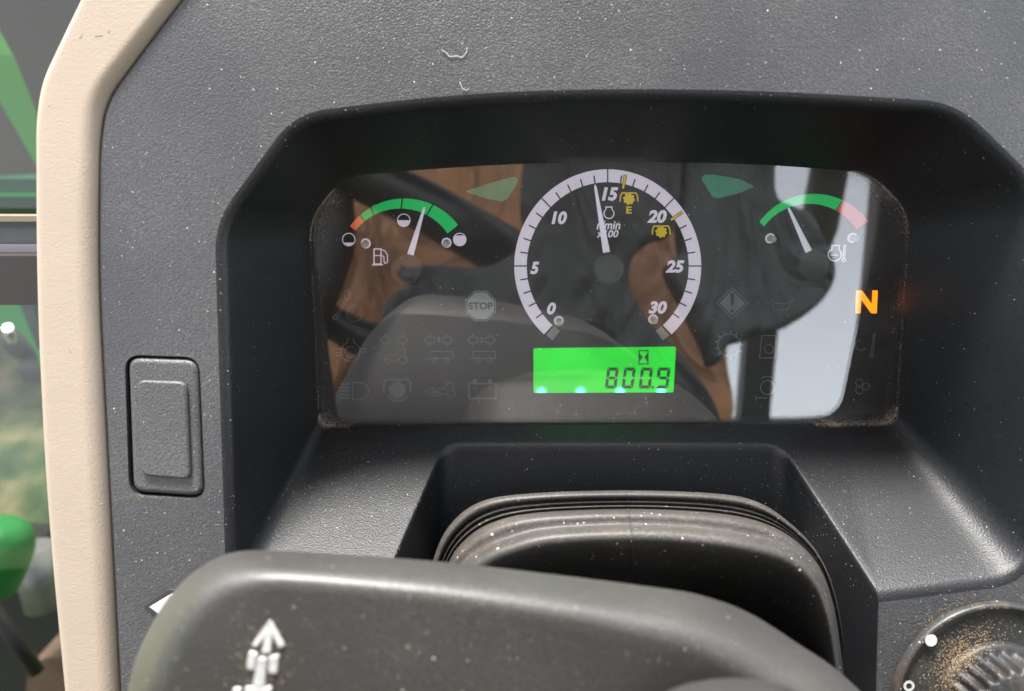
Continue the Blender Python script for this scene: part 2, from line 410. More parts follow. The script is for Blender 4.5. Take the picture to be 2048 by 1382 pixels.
bmesh.ops.triangle_fill(bm, use_beauty=True, use_dissolve=False, edges=es, normal=NF)
for f in bm.faces:
    if f.normal.dot(NF) < 0: f.normal_flip()
me = bpy.data.meshes.new('fascia'); bm.to_mesh(me); bm.free(); me.materials.append(MAT['fascia'])
fo = bpy.data.objects.new('fascia', me); COL.objects.link(fo); fo.parent = dash
# rolled left edge and the walls of the switch opening
outd = []
for i in range(len(leftp)):
    t = (leftp[min(i + 1, len(leftp) - 1)] - leftp[max(i - 1, 0)]).normalized(); e = NF.cross(t)
    outd.append(e if e.x < 0 else -e)
mb = MB(); rr = []
for j in range(5):
    a = j / 4 * math.pi / 2; rr.append([leftp[i] + outd[i] * .0016 * math.sin(a) - NF * .0016 * (1 - math.cos(a)) for i in range(len(leftp))])
rr.append([p - NF * .03 for p in rr[-1]])
mb.loft(rr); mb.build('fascia_edge', MAT['fascia'], dash)
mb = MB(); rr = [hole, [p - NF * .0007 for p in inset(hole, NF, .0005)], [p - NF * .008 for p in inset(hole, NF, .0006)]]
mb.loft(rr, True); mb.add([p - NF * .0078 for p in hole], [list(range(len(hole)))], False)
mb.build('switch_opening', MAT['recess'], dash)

# ------------------------------------------------------------------ beige trim
R_px = [(465, -120), (338, 42), (218, 205), (206, 300), (204, 560), (227, 1000), (252, 1480)]
L_px = [(225, -120), (145, 42), (86, 165), (75, 240), (75, 560), (95, 1000), (142, 1480)]
rp = rounded([F(*p) for p in R_px], [.01, .02, .014, .02, .05, .05, .01], 7, False, 4)
lp = rounded([F(*p) for p in L_px], [.01, .02, .016, .02, .05, .05, .01], 7, False, 4)
prof = [(.0022, -.03), (.0022, -.002), (.0024, -.0006), (.0032, .0010), (.0045, .0022), (.0062, .0030), (.0078, .0033), (.009, .0033), (.0105, .0033)]
prof2 = [(.006, .0033), (.0038, .0033), (.0028, .0032), (.0016, .0026), (.0007, .0016), (.0001, .0004), (0, -.001), (0, -.045)]
rr = [[] for _ in range(len(prof) + len(prof2))]
for a, c in zip(rp, lp):
    d = (c - a).normalized()
    for k, (u, h) in enumerate(prof): rr[k].append(a + d * u + NF * h)
    for k, (u, h) in enumerate(prof2): rr[len(prof) + k].append(c - d * u + NF * h)
mb = MB(); mb.loft(rr)
trim = tag(mb.build('trim_frame', MAT['beige']), 'beige plastic trim strip running down the left edge of the dashboard', 'trim')

# ------------------------------------------------------------------ blank switch cover
sw = thing('switch_blank', 'dark grey rectangular blank switch cover left of the instrument recess', 'switch cover', F(330, 855))
mb = MB(); pth = rounded([F(254, 714, .0003), F(395, 719, .0003), F(406, 994, .0003), F(264, 985, .0003)], .005, 6)
slab(mb, pth, NF, 0, .0022, 5, base=-.0075); mb.build('plate', MAT['blank'], sw)
mb = MB(); pth = rounded([F(273, 760, .0020), F(372, 764, .0020), F(380, 960, .0020), F(282, 951, .0020)], .0032, 6)
slab(mb, pth, NF, 0, .0010, 5, base=-.0018); mb.build('raised_panel', MAT['blank'], sw)

# ------------------------------------------------------------------ arrow sticker
st = thing('arrow_sticker', 'small black bordered sticker with white arrow point on the fascia', 'sticker', F(330, 1205))
mb = MB(); slab(mb, rounded([F(286, 1212), F(338, 1178), F(420, 1180), F(420, 1250), F(330, 1250)], .001, 3), NF, .0004, .0002, 2); mb.build('backing', plain('sticker_black', (.02, .02, .021), .35), st)
mb = MB(); q = [F(300, 1213), F(345, 1186), F(410, 1186), F(410, 1243), F(333, 1238)]
slab(mb, rounded(q, .0004, 2), NF, .0007, .0002, 2, base=.0003); mb.build('arrow_print', MAT['print'], st)

# ================================================================== INSTRUMENT CLUSTER
ZF = -.0120; ZP = ZF + .0002; ZQ = ZF + .0004
cl = thing('instrument_cluster', 'tractor instrument cluster with tachometer, fuel and temperature gauges behind dusty glass', 'instrument cluster', P(1217, 848, ZF))
mb = MB(); pl = inset([p + Vector((0, 0, ZF)) for p in ip], Vector((0, 0, 1)), -.004)
slab(mb, pl, Vector((0, 0, 1)), 0, .0005, 2, base=-.003); mb.build('dial_plate', MAT['dial'], cl)
mb = MB(); slab(mb, inset([p + Vector((0, 0, -.0035)) for p in ip], Vector((0, 0, 1)), -.0006), Vector((0, 0, 1)), .002, .0002, 2)
mb.build('cover_glass', MAT['glass'], cl)

# tachometer -----------------------------------------------------------------
TC = (1215.5, 532)
def tpt(ang, r):          # ang clockwise degrees from the top
    a = math.radians(ang); k = 1.035 if abs(ang) < 90 else 1.0
    kk = 1 + .035 * max(0, math.cos(a)) ** 1.0
    return (TC[0] + r * math.sin(a), TC[1] - r * kk * math.cos(a))
A0, A1 = -137.0, 137.0
def ring_px(mb, a0, a1, r0, r1, z, n=90):
    o = [P(*tpt(a0 + (a1 - a0) * i / n, r1), z) for i in range(n + 1)]; q = [P(*tpt(a0 + (a1 - a0) * i / n, r0), z) for i in range(n + 1)]
    mb.loft([o, q], False, False)
RO_, RI_ = 187, 162
mb = MB(); ring_px(mb, A0, A1, RI_, RO_, ZP); band = mb.build('tachometer_band', MAT['white'], cl)
for a0, a1 in ((-143.5, -138.3), (138.3, 143.5)):
    mb = MB(); ring_px(mb, a0, a1, RI_ - 1, RO_ - 2, ZP, 4); mb.build('band_end', MAT['grey'], band)
for k in range(31):
    a = -135 + 270 * k / 30
    # measured: 0 at -135, 5 at -91, 10 at -45, 15 at 0 ...
    big = k % 5 == 0
    if k in (0, 30): continue
    mb = MB(); r1 = RO_ + .5 if big else RO_ - 10
    if k in (17, 22) and False: continue
    stroke(mb, [tpt(a, RI_ - 1), tpt(a, r1)], 2.6 if big else 2.8, ZQ); mb.build('tick', MAT['dial'], band)
for pts in (((1246, 377), (1251, 349)), ((1342, 440), (1365, 424))):
    mb = MB(); stroke(mb, pts, 6.5, ZQ + .0001); mb.build('tick_outline', MAT['dial'], band)
    mb = MB(); stroke(mb, pts, 4.0, ZQ + .0002); mb.build('power_mark', MAT['yellow'], band)
for txt, x, y, wd, h in (('0', 1103, 617, 18, 24), ('5', 1069.5, 536, 18, 25), ('10', 1118.5, 435.5, 31, 26), ('15', 1220, 388, 33, 27), ('20', 1314, 433, 39, 26), ('25', 1350, 533, 38, 25), ('30', 1315.5, 615, 37, 25)):
    mb = MB(); text_px(mb, txt, x - wd / 2, y - h / 2, x + wd / 2, y + h / 2, ZP, .22, .045); mb.build('numeral', MAT['white'], band)
mb = MB(); text_px(mb, 'r/min', 1193, 441, 1241, 459, ZP, .22, .022); mb.build('unit_lettering', MAT['white'], band)
mb = MB(); text_px(mb, 'x100', 1193, 460, 1237, 475, ZP, .22, .022); mb.build('unit_lettering', MAT['white'], band)
mb = MB(); stroke(mb, [(1212, 414), (1212, 419)] + circ(1218, 427, 10, 20, -2.2, -math.tau + -.94) [::1] + [(1224, 419), (1224, 414)], 2.2, ZP)
stroke(mb, [(1211, 414), (1225, 414)], 2.4, ZP); mb.build('engine_icon', MAT['white'], cl)
def gear(cx, cy, r, n=8, t=.16):
    pts = []
    for i in range(n):
        for f, rr_ in ((-.30, 1 - t), (-.20, 1), (.20, 1), (.30, 1 - t)):
            a = (i + f) / n * math.tau + .2; pts.append((cx + r * rr_ * math.cos(a), cy + r * rr_ * math.sin(a)))
    return pts
for cx, cy in ((1258, 398), (1322.5, 464)):
    mb = MB(); fillpx(mb, gear(cx, cy, 12), ZP)
    stroke(mb, [(cx - 18, cy + 5), (cx - 17, cy - 6), (cx - 14, cy - 12), (cx + 14, cy - 12), (cx + 17, cy - 6), (cx + 18, cy + 5)], 2.6, ZP); mb.build('power_take_off_icon', MAT['yellow'], cl)
mb = MB(); text_px(mb, 'E', 1252.5, 413, 1263.5, 427, ZP, 0, .03); mb.build('letter', MAT['yellow'], cl)

# fuel and temperature arcs --------------------------------------------------
def circ3(a, b, c):
    ax, ay = a; bx, by = b; cx, cy = c
    d = 2 * (ax * (by - cy) + bx * (cy - ay) + cx * (ay - by))
    ux = ((ax * ax + ay * ay) * (by - cy) + (bx * bx + by * by) * (cy - ay) + (cx * cx + cy * cy) * (ay - by)) / d
    uy = ((ax * ax + ay * ay) * (cx - bx) + (bx * bx + by * by) * (ax - cx) + (cx * cx + cy * cy) * (bx - ax)) / d
    return ux, uy, math.hypot(ax - ux, ay - uy)
def arcpts(a, b, c, n=60):
    ux, uy, r = circ3(a, b, c)
    t0 = math.atan2(a[1] - uy, a[0] - ux); t1 = math.atan2(c[1] - uy, c[0] - ux)
    return [(ux + r * math.cos(t0 + (t1 - t0) * i / n), uy + r * math.sin(t0 + (t1 - t0) * i / n)) for i in range(n + 1)]
def arcband(o3, i3, cuts, mats, name):
    o = arcpts(*o3); q = arcpts(*i3)
    for (f0, f1), mt in zip(cuts, mats):
        i0, i1 = round(f0 * 60), round(f1 * 60)
        mb = MB()
        def sub(a, f): x = f * 60; k = min(int(x), 59); t = x - k; return (a[k][0] * (1 - t) + a[k + 1][0] * t, a[k][1] * (1 - t) + a[k + 1][1] * t)
        fs = [f0 + (f1 - f0) * j / 20 for j in range(21)]
        mb.loft([[P(*sub(o, f), ZP) for f in fs], [P(*sub(q, f), ZP) for f in fs]], False, False)
        mb.build(name, mt, cl)
arcband(((700, 452), (811, 397), (916, 450)), ((711, 461), (811, 417.5), (895, 467)),
        [(0, .113), (.123, .218), (.230, .483), (.496, .732), (.745, 1)], [MAT['red']] + [MAT['green']] * 4, 'fuel_scale_block')
arcband(((1519, 444), (1638, 388), (1736, 442)), ((1528, 453), (1634, 408.5), (1713, 459)),
        [(0, .735), (.742, 1)], [MAT['green'], MAT['pink']], 'temperature_scale_block')
for cx, cy, lv in ((697.5, 479, .75), (807.5, 440.5, .5), (919.5, 479, .18)):
    mb = MB(); stroke(mb, circ(cx, cy, 12.5, 30), 1.8, ZP, True)
    ys = cy - 12.5 + 25 * lv; a = math.asin((ys - cy) / 12.5)
    fillpx(mb, circ(cx, cy, 12.5, 20, a, math.pi - a), ZP); mb.build('level_icon', MAT['white'], cl)
mb = MB(); stroke(mb, [(748, 498), (762, 498), (762, 528), (748, 528)], 2.6, ZP, True); stroke(mb, [(748, 511), (762, 511)], 2.2, ZP); stroke(mb, [(744, 529.5), (766, 529.5)], 2.6, ZP)
stroke(mb, [(763, 499), (770, 502), (775, 510), (775, 524), (770, 527), (768, 522), (768, 514), (763, 510)], 2.2, ZP); mb.build('fuel_pump_icon', MAT['white'], cl)
mb = MB(); stroke(mb, [(1664, 491), (1679, 491), (1678, 498)] + circ(1669.5, 509, 13, 22, -.9, math.pi + .35) + [(1664, 498)], 2.4, ZP, False); stroke(mb, [(1664, 491), (1664, 499), (1659, 502)], 2.4, ZP)
stroke(mb, [(1661, 511), (1664, 509), (1667, 511), (1670, 509), (1673, 511), (1676, 510)], 1.8, ZP); stroke(mb, circ(1687, 520, 3.2, 12), 2.2, ZP, True)
stroke(mb, [(1685.5, 517), (1688, 490.5), (1691, 490.5), (1689, 517)], 2, ZP, True); mb.build('coolant_icon', MAT['white'], cl)

# needles, hubs and stop pegs ------------------------------------------------
def needle(tip, bl, br, hub, r):
    z0, z1 = -.0068, -.0052
    mid = ((bl[0] + br[0]) / 2, (bl[1] + br[1]) / 2)
    dx, dy = tip[0] - mid[0], tip[1] - mid[1]; l = math.hypot(dx, dy); nx, ny = -dy / l, dx / l
    def sec(f, hw): c = (mid[0] + dx * f, mid[1] + dy * f); return c, hw
    hw0 = math.hypot(bl[0] - br[0], bl[1] - br[1]) / 2
    rings = []
    for f, hw in ((0, hw0), (.3, hw0 * .8), (.65, hw0 * .55), (.96, hw0 * .36), (1.0, hw0 * .15)):
        c = (mid[0] + dx * f, mid[1] + dy * f)
        rings.append([P(c[0] + nx * hw, c[1] + ny * hw, z0), P(c[0] + nx * hw * .85, c[1] + ny * hw * .85, z1 - .0003), P(c[0], c[1], z1), P(c[0] - nx * hw * .85, c[1] - ny * hw * .85, z1 - .0003), P(c[0] - nx * hw, c[1] - ny * hw, z0)])
    mb = MB(); mb.loft(rings, False, False); mb.add(rings[0], [(0, 1, 2, 3, 4)], False)
    nd = mb.build('needle', MAT['needle'], cl)
    mb = MB(); path = [P(x, y, -.0050) - Vector((0, 0, .0068)) for x, y in circ(hub[0], hub[1], r, 40)]
    slab(mb, path, Vector((0, 0, 1)), .0068, .0008, 4)
    mb.build('hub', MAT['hub'], nd)
needle((849, 414), (814.5, 506.5), (827, 512), (811.5, 541), 30.5)
needle((1190, 369.5), (1206, 506.6), (1220, 503), (1218, 538.5), 30)
needle((1577, 415.7), (1610.7, 506), (1624, 500), (1630, 531), 30.5)
for tx, ty in ((727, 490), (891, 488.5), (1548.5, 479.5), (1715.5, 478.5), (1119, 647), (1310.5, 643.5)):
    tp = P(tx, ty, -.006); mb = MB(); r = .0014
    rr = [[Vector((tp.x + q * math.cos(a), tp.y + q * math.sin(a), z)) for a in [i / 16 * math.tau for i in range(16)]] for q, z in ((r * 1.15, ZF), (r, -.0065), (r * .8, -.0061), (r * .3, -.006))]
    mb.loft(rr, True, True, False, True); mb.build('stop_peg', MAT['peg'], cl)
    mb = MB(); mb.loft([[Vector((tp.x + q * math.cos(a), tp.y + q * math.sin(a), ZP)) for a in [i / 20 * math.tau for i in range(20)]] for q in (r * 1.2, r * 1.75)], True, False); mb.build('peg_ring', MAT['white'], cl)

# turn lamps -----------------------------------------------------------------
for pts in ([(930, 383), (975, 367), (1030, 353), (1037, 358), (1034, 368), (1013, 400), (1003, 403), (973, 397)],
            [(1402, 357), (1408, 349), (1427, 349), (1479, 358), (1510, 373), (1479, 386), (1436, 397), (1425, 394)]):
    mb = MB(); mb.add(rounded([P(x, y, ZP) for x, y in pts], .0012, 4), [list(range(8 * 5))], False); mb.build('turn_signal_lens', MAT['turn'], cl)

# display --------------------------------------------------------------------
LO = P(1210, 740, -.0112)
mb = MB(); lpth = rounded([P(1067, 697, -.0112), P(1352, 694, -.0112), P(1347, 785, -.0112), P(1067, 786, -.0112)], .001, 4)
slab(mb, lpth, Vector((0, 0, 1)), 0, .0001, 1, base=-.0006)
me_off = ORG[cl]
lcd = mb.build('display', MAT['lcd'], cl)
# give the display its own origin so that the lamps of its lower edge sit right
lcd.data.transform(Matrix.Translation(me_off - LO)); lcd.location = LO - me_off
def lcdpart(mb, name):
    o = mb.build(name, MAT['lcdink'], lcd)
    o.data.transform(Matrix.Translation(ORG[cl] - LO)); return o
ZL = -.0110
SEGS = {'8': 'abcdefg', '0': 'abcdef', '9': 'abcdfg'}
def seg_digit(ch, x0, x1, y0, y1):
    sk = 5.5; wd = x1 - x0 - sk; h = y1 - y0; t = 6.2
    def q(u, v): return (x0 + u * wd + sk * (1 - v), y0 + v * h)
    uu = t / wd; vv = t / h
    g = .018
    S = {'a': [(g * 2, 0), (1 - g * 2, 0), (1 - uu, vv), (uu, vv)],
         'd': [(uu, 1 - vv), (1 - uu, 1 - vv), (1 - g * 2, 1), (g * 2, 1)],
         'f': [(0, g * 2), (uu, vv + g), (uu, .5 - vv * .5 - g), (uu * .3, .5 - g * 1.2), (0, .5 - g * 2)],
         'e': [(0, .5 + g * 2), (uu * .3, .5 + g * 1.2), (uu, .5 + vv * .5 + g), (uu, 1 - vv - g), (0, 1 - g * 2)],
         'b': [(1 - uu, vv + g), (1, g * 2), (1, .5 - g * 2), (1 - uu * .3, .5 - g * 1.2), (1 - uu, .5 - vv * .5 - g)],
         'c': [(1 - uu, .5 + vv * .5 + g), (1 - uu * .3, .5 + g * 1.2), (1, .5 + g * 2), (1, 1 - g * 2), (1 - uu, 1 - vv - g)],
         'g': [(uu * .6, .5), (uu * 1.1, .5 - vv * .45), (1 - uu * 1.1, .5 - vv * .45), (1 - uu * .6, .5), (1 - uu * 1.1, .5 + vv * .45), (uu * 1.1, .5 + vv * .45)]}
    mb = MB()
    for s in SEGS[ch]: fillpx(mb, [q(*p) for p in S[s]], ZL)
    lcdpart(mb, 'digit')
for ch, x0, x1 in (('8', 1209.5, 1238), ('0', 1243, 1272), ('0', 1277, 1306.5), ('9', 1310.5, 1341.5)): seg_digit(ch, x0, x1, 735, 777)
mb = MB(); fillpx(mb, [(1303, 772), (1308, 772), (1307.5, 777), (1302.5, 777)], ZL); lcdpart(mb, 'decimal_point')
mb = MB(); stroke(mb, [(1278, 701.5), (1296, 701), (1296, 728), (1278, 728)], 2.4, ZL, True)
fillpx(mb, [(1279, 706), (1285.5, 714.5), (1279, 723)], ZL); fillpx(mb, [(1295, 706), (1288.5, 714.5), (1295, 723)], ZL); lcdpart(mb, 'hourglass_icon')

# amber N --------------------------------------------------------------------
mb = MB()
for q in ([(1712, 581), (1722, 581), (1720.5, 626), (1711, 626)], [(1745, 581), (1755.5, 581), (1754, 626), (1744, 626)], [(1719, 581), (1725, 581), (1747, 626), (1741, 626)]):
    fillpx(mb, q, ZP)
mb = MB(); fillpx(mb, [(1712.5, 581), (1724, 581), (1743.5, 608), (1745, 581), (1755.5, 581), (1753.5, 626.5), (1742.5, 626.5), (1722.5, 599), (1721, 626.5), (1711, 626.5)], ZP)
mb.build('neutral_lamp', MAT['amber'], cl)

# unlit warning icons --------------------------------------------------------
def icon(name, fn, mat='ghost'):
    mb = MB(); fn(mb); mb.build(name, MAT[mat], cl)
def octo(r, cx=961.5, cy=612, k=1.0): return [(cx + r * math.cos(math.pi / 8 + i * math.pi / 4), cy + r * math.sin(math.pi / 8 + i * math.pi / 4)) for i in range(8)]
icon('stop_sign_icon', lambda m: (fillpx(m, octo(29), ZP), stroke(m, octo(32), 1.2, ZP, True)), 'ghost2')
mb = MB(); text_px(mb, 'STOP', 937, 604.5, 986, 619, ZQ, 0, .03); mb.build('stop_lettering', plain('unlit_lettering', (.03, .035, .034), .6), cl)
def dia(r, cx=1464.5, cy=606): return [(cx + r, cy), (cx, cy + r * .98), (cx - r, cy), (cx, cy - r * .98)]
icon('warning_diamond_icon', lambda m: (fillpx(m, dia(26), ZP), stroke(m, dia(31.5), 1.6, ZP, True)), 'ghost')
mb = MB(); fillpx(mb, [(1460.5, 586), (1469, 586), (1466, 611), (1462.5, 611)], ZQ); fillpx(mb, circ(1463.5, 622, 3, 12), ZQ); mb.build('exclamation_mark', MAT['dial'], cl)
def arrows(m, cx, cy):
    for s in (-1, 1):
        stroke(m, [(cx + s * 8, cy - 5), (cx + s * 16, cy - 5), (cx + s * 17, cy - 10), (cx + s * 28, cy), (cx + s * 17, cy + 10), (cx + s * 16, cy + 5), (cx + s * 8, cy + 5)], 1.7, ZP, True)
def trailer(m, cx, cy):
    stroke(m, [(cx - 17, cy - 13), (cx + 28, cy - 13), (cx + 28, cy + 1), (cx - 17, cy + 1)], 1.5, ZP, True); stroke(m, [(cx - 27, cy + 2), (cx - 17, cy + 2)], 1.5, ZP)
    stroke(m, circ(cx - 8, cy + 4, 5, 16), 1.6, ZP, True); stroke(m, circ(cx + 17, cy + 4, 5, 16), 1.6, ZP, True)
def tractor(m, cx, cy, flip=1, s=1):
    q = lambda x, y: (cx + x * flip * s, cy + y * s)
    stroke(m, [q(-24, 12), q(-24, -1), q(-2, -2), q(0, -14), q(14, -14), q(17, 4)], 1.5, ZP)
    stroke(m, circ(*q(11, 9), 8 * s, 20), 1.7, ZP, True); stroke(m, circ(*q(-19, 11), 5 * s, 16), 1.6, ZP, True); stroke(m, [q(-13, 11), q(2, 11)], 1.5, ZP)
icon('tractor_turn_icon', lambda m: (arrows(m, 788, 680), tractor(m, 795, 711)))
icon('trailer_turn_icon', lambda m: (arrows(m, 877, 680), trailer(m, 877, 716)))
icon('second_trailer_turn_icon', lambda m: (arrows(m, 963, 680), trailer(m, 963, 716)))
mb = MB(); text_px(mb, '1', 875, 674, 880, 685, ZP, 0, .01); mb.build('icon_numeral', MAT['ghost'], cl)
mb = MB(); text_px(mb, '2', 959, 674, 967, 685, ZP, 0, .01); mb.build('icon_numeral', MAT['ghost'], cl)
icon('battery_icon', lambda m: (stroke(m, [(938, 767), (992, 767), (992, 797), (938, 797)], 3, ZP, True), fillpx(m, [(946, 759), (954, 759), (954, 766), (946, 766)], ZP), fillpx(m, [(976, 759), (984, 759), (984, 766), (976, 766)], ZP),
     stroke(m, [(945, 776), (955, 776)], 2, ZP), stroke(m, [(974, 776), (984, 776)], 2, ZP), stroke(m, [(979, 771), (979, 781)], 2, ZP)))
icon('drive_icon', lambda m: (tractor(m, 893, 779, 1, .9), stroke(m, [(850, 783), (866, 775), (866, 791)], 1.7, ZP, True), stroke(m, [(866, 783), (880, 783)], 2.2, ZP)))
icon('shaft_icon', lambda m: (fillpx(m, gear(795, 780, 17, 8, .12), ZP), stroke(m, [(768, 785), (768, 765), (773, 759), (815, 759), (821, 765), (821, 783)], 3, ZP), stroke(m, circ(796, 778, 24, 16, .5, 2.6), 3, ZP)))
icon('headlight_icon', lambda m: ([stroke(m, [(678, 768 + 7 * i), (700, 768 + 7 * i)], 2.6, ZP) for i in range(5)], stroke(m, [(705, 765), (718, 765)] + circ(718, 782, 20, 14, -math.pi / 2, math.pi / 2, 17) + [(705, 799)], 2, ZP, True)))
icon('air_filter_icon', lambda m: (stroke(m, circ(701, 704, 19, 24, -.9, math.pi + .9), 1.8, ZP), stroke(m, circ(701, 704, 11, 20), 1.6, ZP, True), stroke(m, [(672, 698), (684, 698)], 2, ZP), stroke(m, [(672, 705), (682, 705)], 2, ZP), stroke(m, [(672, 711), (684, 711)], 2, ZP),
     stroke(m, [(718, 698), (732, 698)], 2, ZP), stroke(m, [(718, 704), (732, 704)], 2, ZP), stroke(m, [(687, 690), (695, 684), (695, 675)], 1.8, ZP), stroke(m, [(715, 690), (707, 684), (707, 675)], 1.8, ZP)))
icon('glow_icon', lambda m: (stroke(m, circ(709, 628, 15, 26), 1.6, ZP, True), stroke(m, circ(709, 628, 19, 20, -2.6, .2), 1.2, ZP), stroke(m, circ(671, 635, 4.5, 14), 1.5, ZP, True), stroke(m, [(673, 631), (689, 598)], 1.6, ZP), stroke(m, [(677, 632), (693, 600)], 1.6, ZP), stroke(m, circ(694, 590, 6, 14, 0, math.tau, 10), 2, ZP, True)))
icon('transmission_icon', lambda m: (stroke(m, circ(1458, 690, 22, 34), 2.4, ZP, True), [fillpx(m, [(1458 + 24 * math.cos(a - .1), 690 + 24 * math.sin(a - .1)), (1458 + 31 * math.cos(a), 690 + 31 * math.sin(a)), (1458 + 24 * math.cos(a + .1), 690 + 24 * math.sin(a + .1))], ZP) for a in [i * math.tau / 13 for i in range(13)]]))
icon('brake_fluid_icon', lambda m: (stroke(m, [(1524, 671), (1519, 716), (1550, 716), (1552, 671)], 1.8, ZP, True), stroke(m, circ(1538, 698, 9, 20), 1.6, ZP, True)))
icon('brake_icon', lambda m: (stroke(m, circ(1535, 775, 14, 22), 1.8, ZP, True), stroke(m, circ(1535, 775, 22, 12, -2.2, -1.2), 1.8, ZP), stroke(m, [(1515, 796), (1535, 796)], 1.8, ZP), stroke(m, [(1512, 791), (1512, 801)], 1.8, ZP)))
icon('oil_temperature_icon', lambda m: (stroke(m, [(1742, 708), (1747, 668), (1750, 668), (1746, 708)], 1.8, ZP, True), stroke(m, circ(1743.5, 711, 3.5, 12), 1.8, ZP, True), stroke(m, circ(1722, 690, 11, 20, .6, 4.6), 1.6, ZP)))
icon('fan_icon', lambda m: [stroke(m, circ(1723 + 9 * math.cos(a), 773 + 9 * math.sin(a), 7, 16), 1.7, ZP, True) for a in (0, 2.1, 4.2)])
icon('oil_can_icon', lambda m: stroke(m, [(1532, 605), (1545, 600), (1552, 607), (1572, 607), (1588, 597), (1574, 620), (1548, 620), (1545, 608)], 1.4, ZP, True))

# ================================================================== COLUMN BOOT
def arc3(pts, z):
    return smooth_path([P(x, y, z) for x, y in pts], 10)
bo = thing('steering_column_boot', 'black ribbed rubber boot around the steering column below the instruments', 'boot', P(1265, 1200, .08))
B0 = [(845, 1420), (850, 1200), (868, 1115), (900, 1050), (960, 1004), (1060, 987), (1250, 981), (1430, 987), (1515, 1004), (1580, 1046), (1635, 1105), (1668, 1180), (1688, 1280), (1706, 1440)]
B1 = [(900, 1420), (905, 1220), (925, 1140), (965, 1105), (1020, 1082), (1100, 1063), (1262, 1055), (1400, 1062), (1510, 1079), (1580, 1100), (1628, 1140), (1655, 1200), (1672, 1290), (1690, 1440)]
B2 = [(1000, 1420), (1005, 1320), (1020, 1260), (1050, 1220), (1090, 1195), (1150, 1180), (1265, 1174), (1390, 1180), (1480, 1200), (1540, 1230), (1590, 1270), (1620, 1320), (1640, 1380), (1655, 1450)]
B2 = [(x, y + 70) for x, y in B2]
def mix(A, Bq, t): return [(a[0] * (1 - t) + c[0] * t, a[1] * (1 - t) + c[1] * t) for a, c in zip(A, Bq)]
rings = []
for t, z in ((0, .040), (0.0, .070), (.02, .074), (.08, .0768), (.155, .0775), (.20, .0765), (.235, .0735), (.255, .0735), (.275, .0765), (.31, .0775), (.335, .0765), (.355, .074), (.375, .074), (.395, .077), (.425, .078), (.45, .077), (.465, .075), (.485, .075), (.505, .079),
             (.54, .084), (.60, .0885), (.68, .0905), (.78, .091), (.88, .0915), (.94, .0925), (.965, .095), (1.0, .0985)):
    rings.append(arc3(mix(B0, B1, t), z))
for t, z in ((.03, .1012), (.07, .1030), (.12, .1037), (.17, .1030), (.22, .1005), (.32, .092), (.5, .074), (.75, .052), (1.0, .035)):
    rings.append(arc3(mix(B1, B2, t), z))
for t, z in ((.3, .02), (.7, .0), (1.0, -.01)):
    rings.append(arc3(mix(B2, [(1320 + (p[0] - 1320) * .05, 1430 + (p[1] - 1430) * .05) for p in B2], t), z))
mb = MB(); mb.loft(rings); mb.build('boot_bellows', MAT['rubber'], bo)
# mould seam down the middle
mb = MB(); mid = len(rings[0]) // 2 - 4
sp = [r[60] + Vector((0, .0002, .0003)) for r in rings[1:-4]]
mb.tube(sp, .0002, 5); mb.build('mould_seam', MAT['rubber'], bo)

# ================================================================== FOREGROUND COLUMN COWL
co = thing('steering_column_cowl', 'dusty dark grey steering column cowl with raised white arrow, blurred in the foreground', 'cowl', P(900, 1382, .15))
C0 = [(238, 1500), (262, 1350), (300, 1255), (350, 1180), (405, 1132), (470, 1104), (560, 1102), (720, 1111), (900, 1125), (1100, 1148), (1290, 1172), (1400, 1190), (1500, 1227), (1600, 1290), (1680, 1345), (1790, 1450)]
C1 = [(275, 1500), (297, 1380), (330, 1290), (375, 1215), (428, 1168), (490, 1146), (570, 1142), (720, 1153), (900, 1172), (1090, 1200), (1260, 1232), (1370, 1258), (1470, 1302), (1560, 1365), (1620, 1415), (1700, 1500)]
C2 = [(310, 1520), (330, 1420), (360, 1330), (400, 1255), (450, 1208), (510, 1186), (590, 1184), (720, 1196), (890, 1216), (1070, 1246), (1220, 1282), (1330, 1312), (1420, 1358), (1490, 1415), (1540, 1465), (1600, 1540)]
C3 = [(600, 1700), (610, 1650), (620, 1600), (640, 1560), (660, 1530), (690, 1510), (740, 1505), (800, 1508), (880, 1515), (960, 1530), (1040, 1550), (1100, 1570), (1150, 1600), (1190, 1640), (1220, 1670), (1240, 1700)]
rings = []
def tuck(f, dy): return [(900 + (x - 900) * f, y + dy) for x, y in C0]
for A, z in ((tuck(.74, 220), .045), (tuck(.78, 110), .065), (tuck(.85, 40), .092), (tuck(.94, 8), .125), (C0, .157), (mix(C0, C1, .06), .1615), (mix(C0, C1, .25), .168), (mix(C0, C1, .5), .174), (mix(C0, C1, .8), .1792), (C1, .1816), (mix(C1, C2, .3), .1837), (mix(C1, C2, .65), .1848), (C2, .1852), (mix(C2, C3, .3), .188), (mix(C2, C3, .65), .191), (C3, .194)):
    rings.append(arc3(A, z))
mb = MB(); mb.loft(rings[4:]); cowl = mb.build('cowl_shell', MAT['cowl'], co)
mb = MB(); mb.loft(rings[:5]); mb.build('dark_rear_shell', plain('dimmed_shell_black', (.012, .012, .0125), .6, spec=.3, var=.3, vscale=60), co)  # back of the same shell, coloured darker to dim its reflection
bv = MB(); bv.loft(rings); cow_bvh = BVHTree.FromPolygons(bv.v, bv.f)
def on_cowl(px, py):
    h = cow_bvh.ray_cast(CAM, ray(px, py).normalized()); return h[0], h[1]
def raised(mb, pts, closed=True, h=.0007):
    q = [on_cowl(*p) for p in pts]; n = sum((a[1] for a in q), Vector()).normalized()
    if n.z < 0: n = -n
    slab(mb, rounded([a[0] for a in q], .0006, 3), n, h, .0004, 3, base=-.0004)
mb = MB()
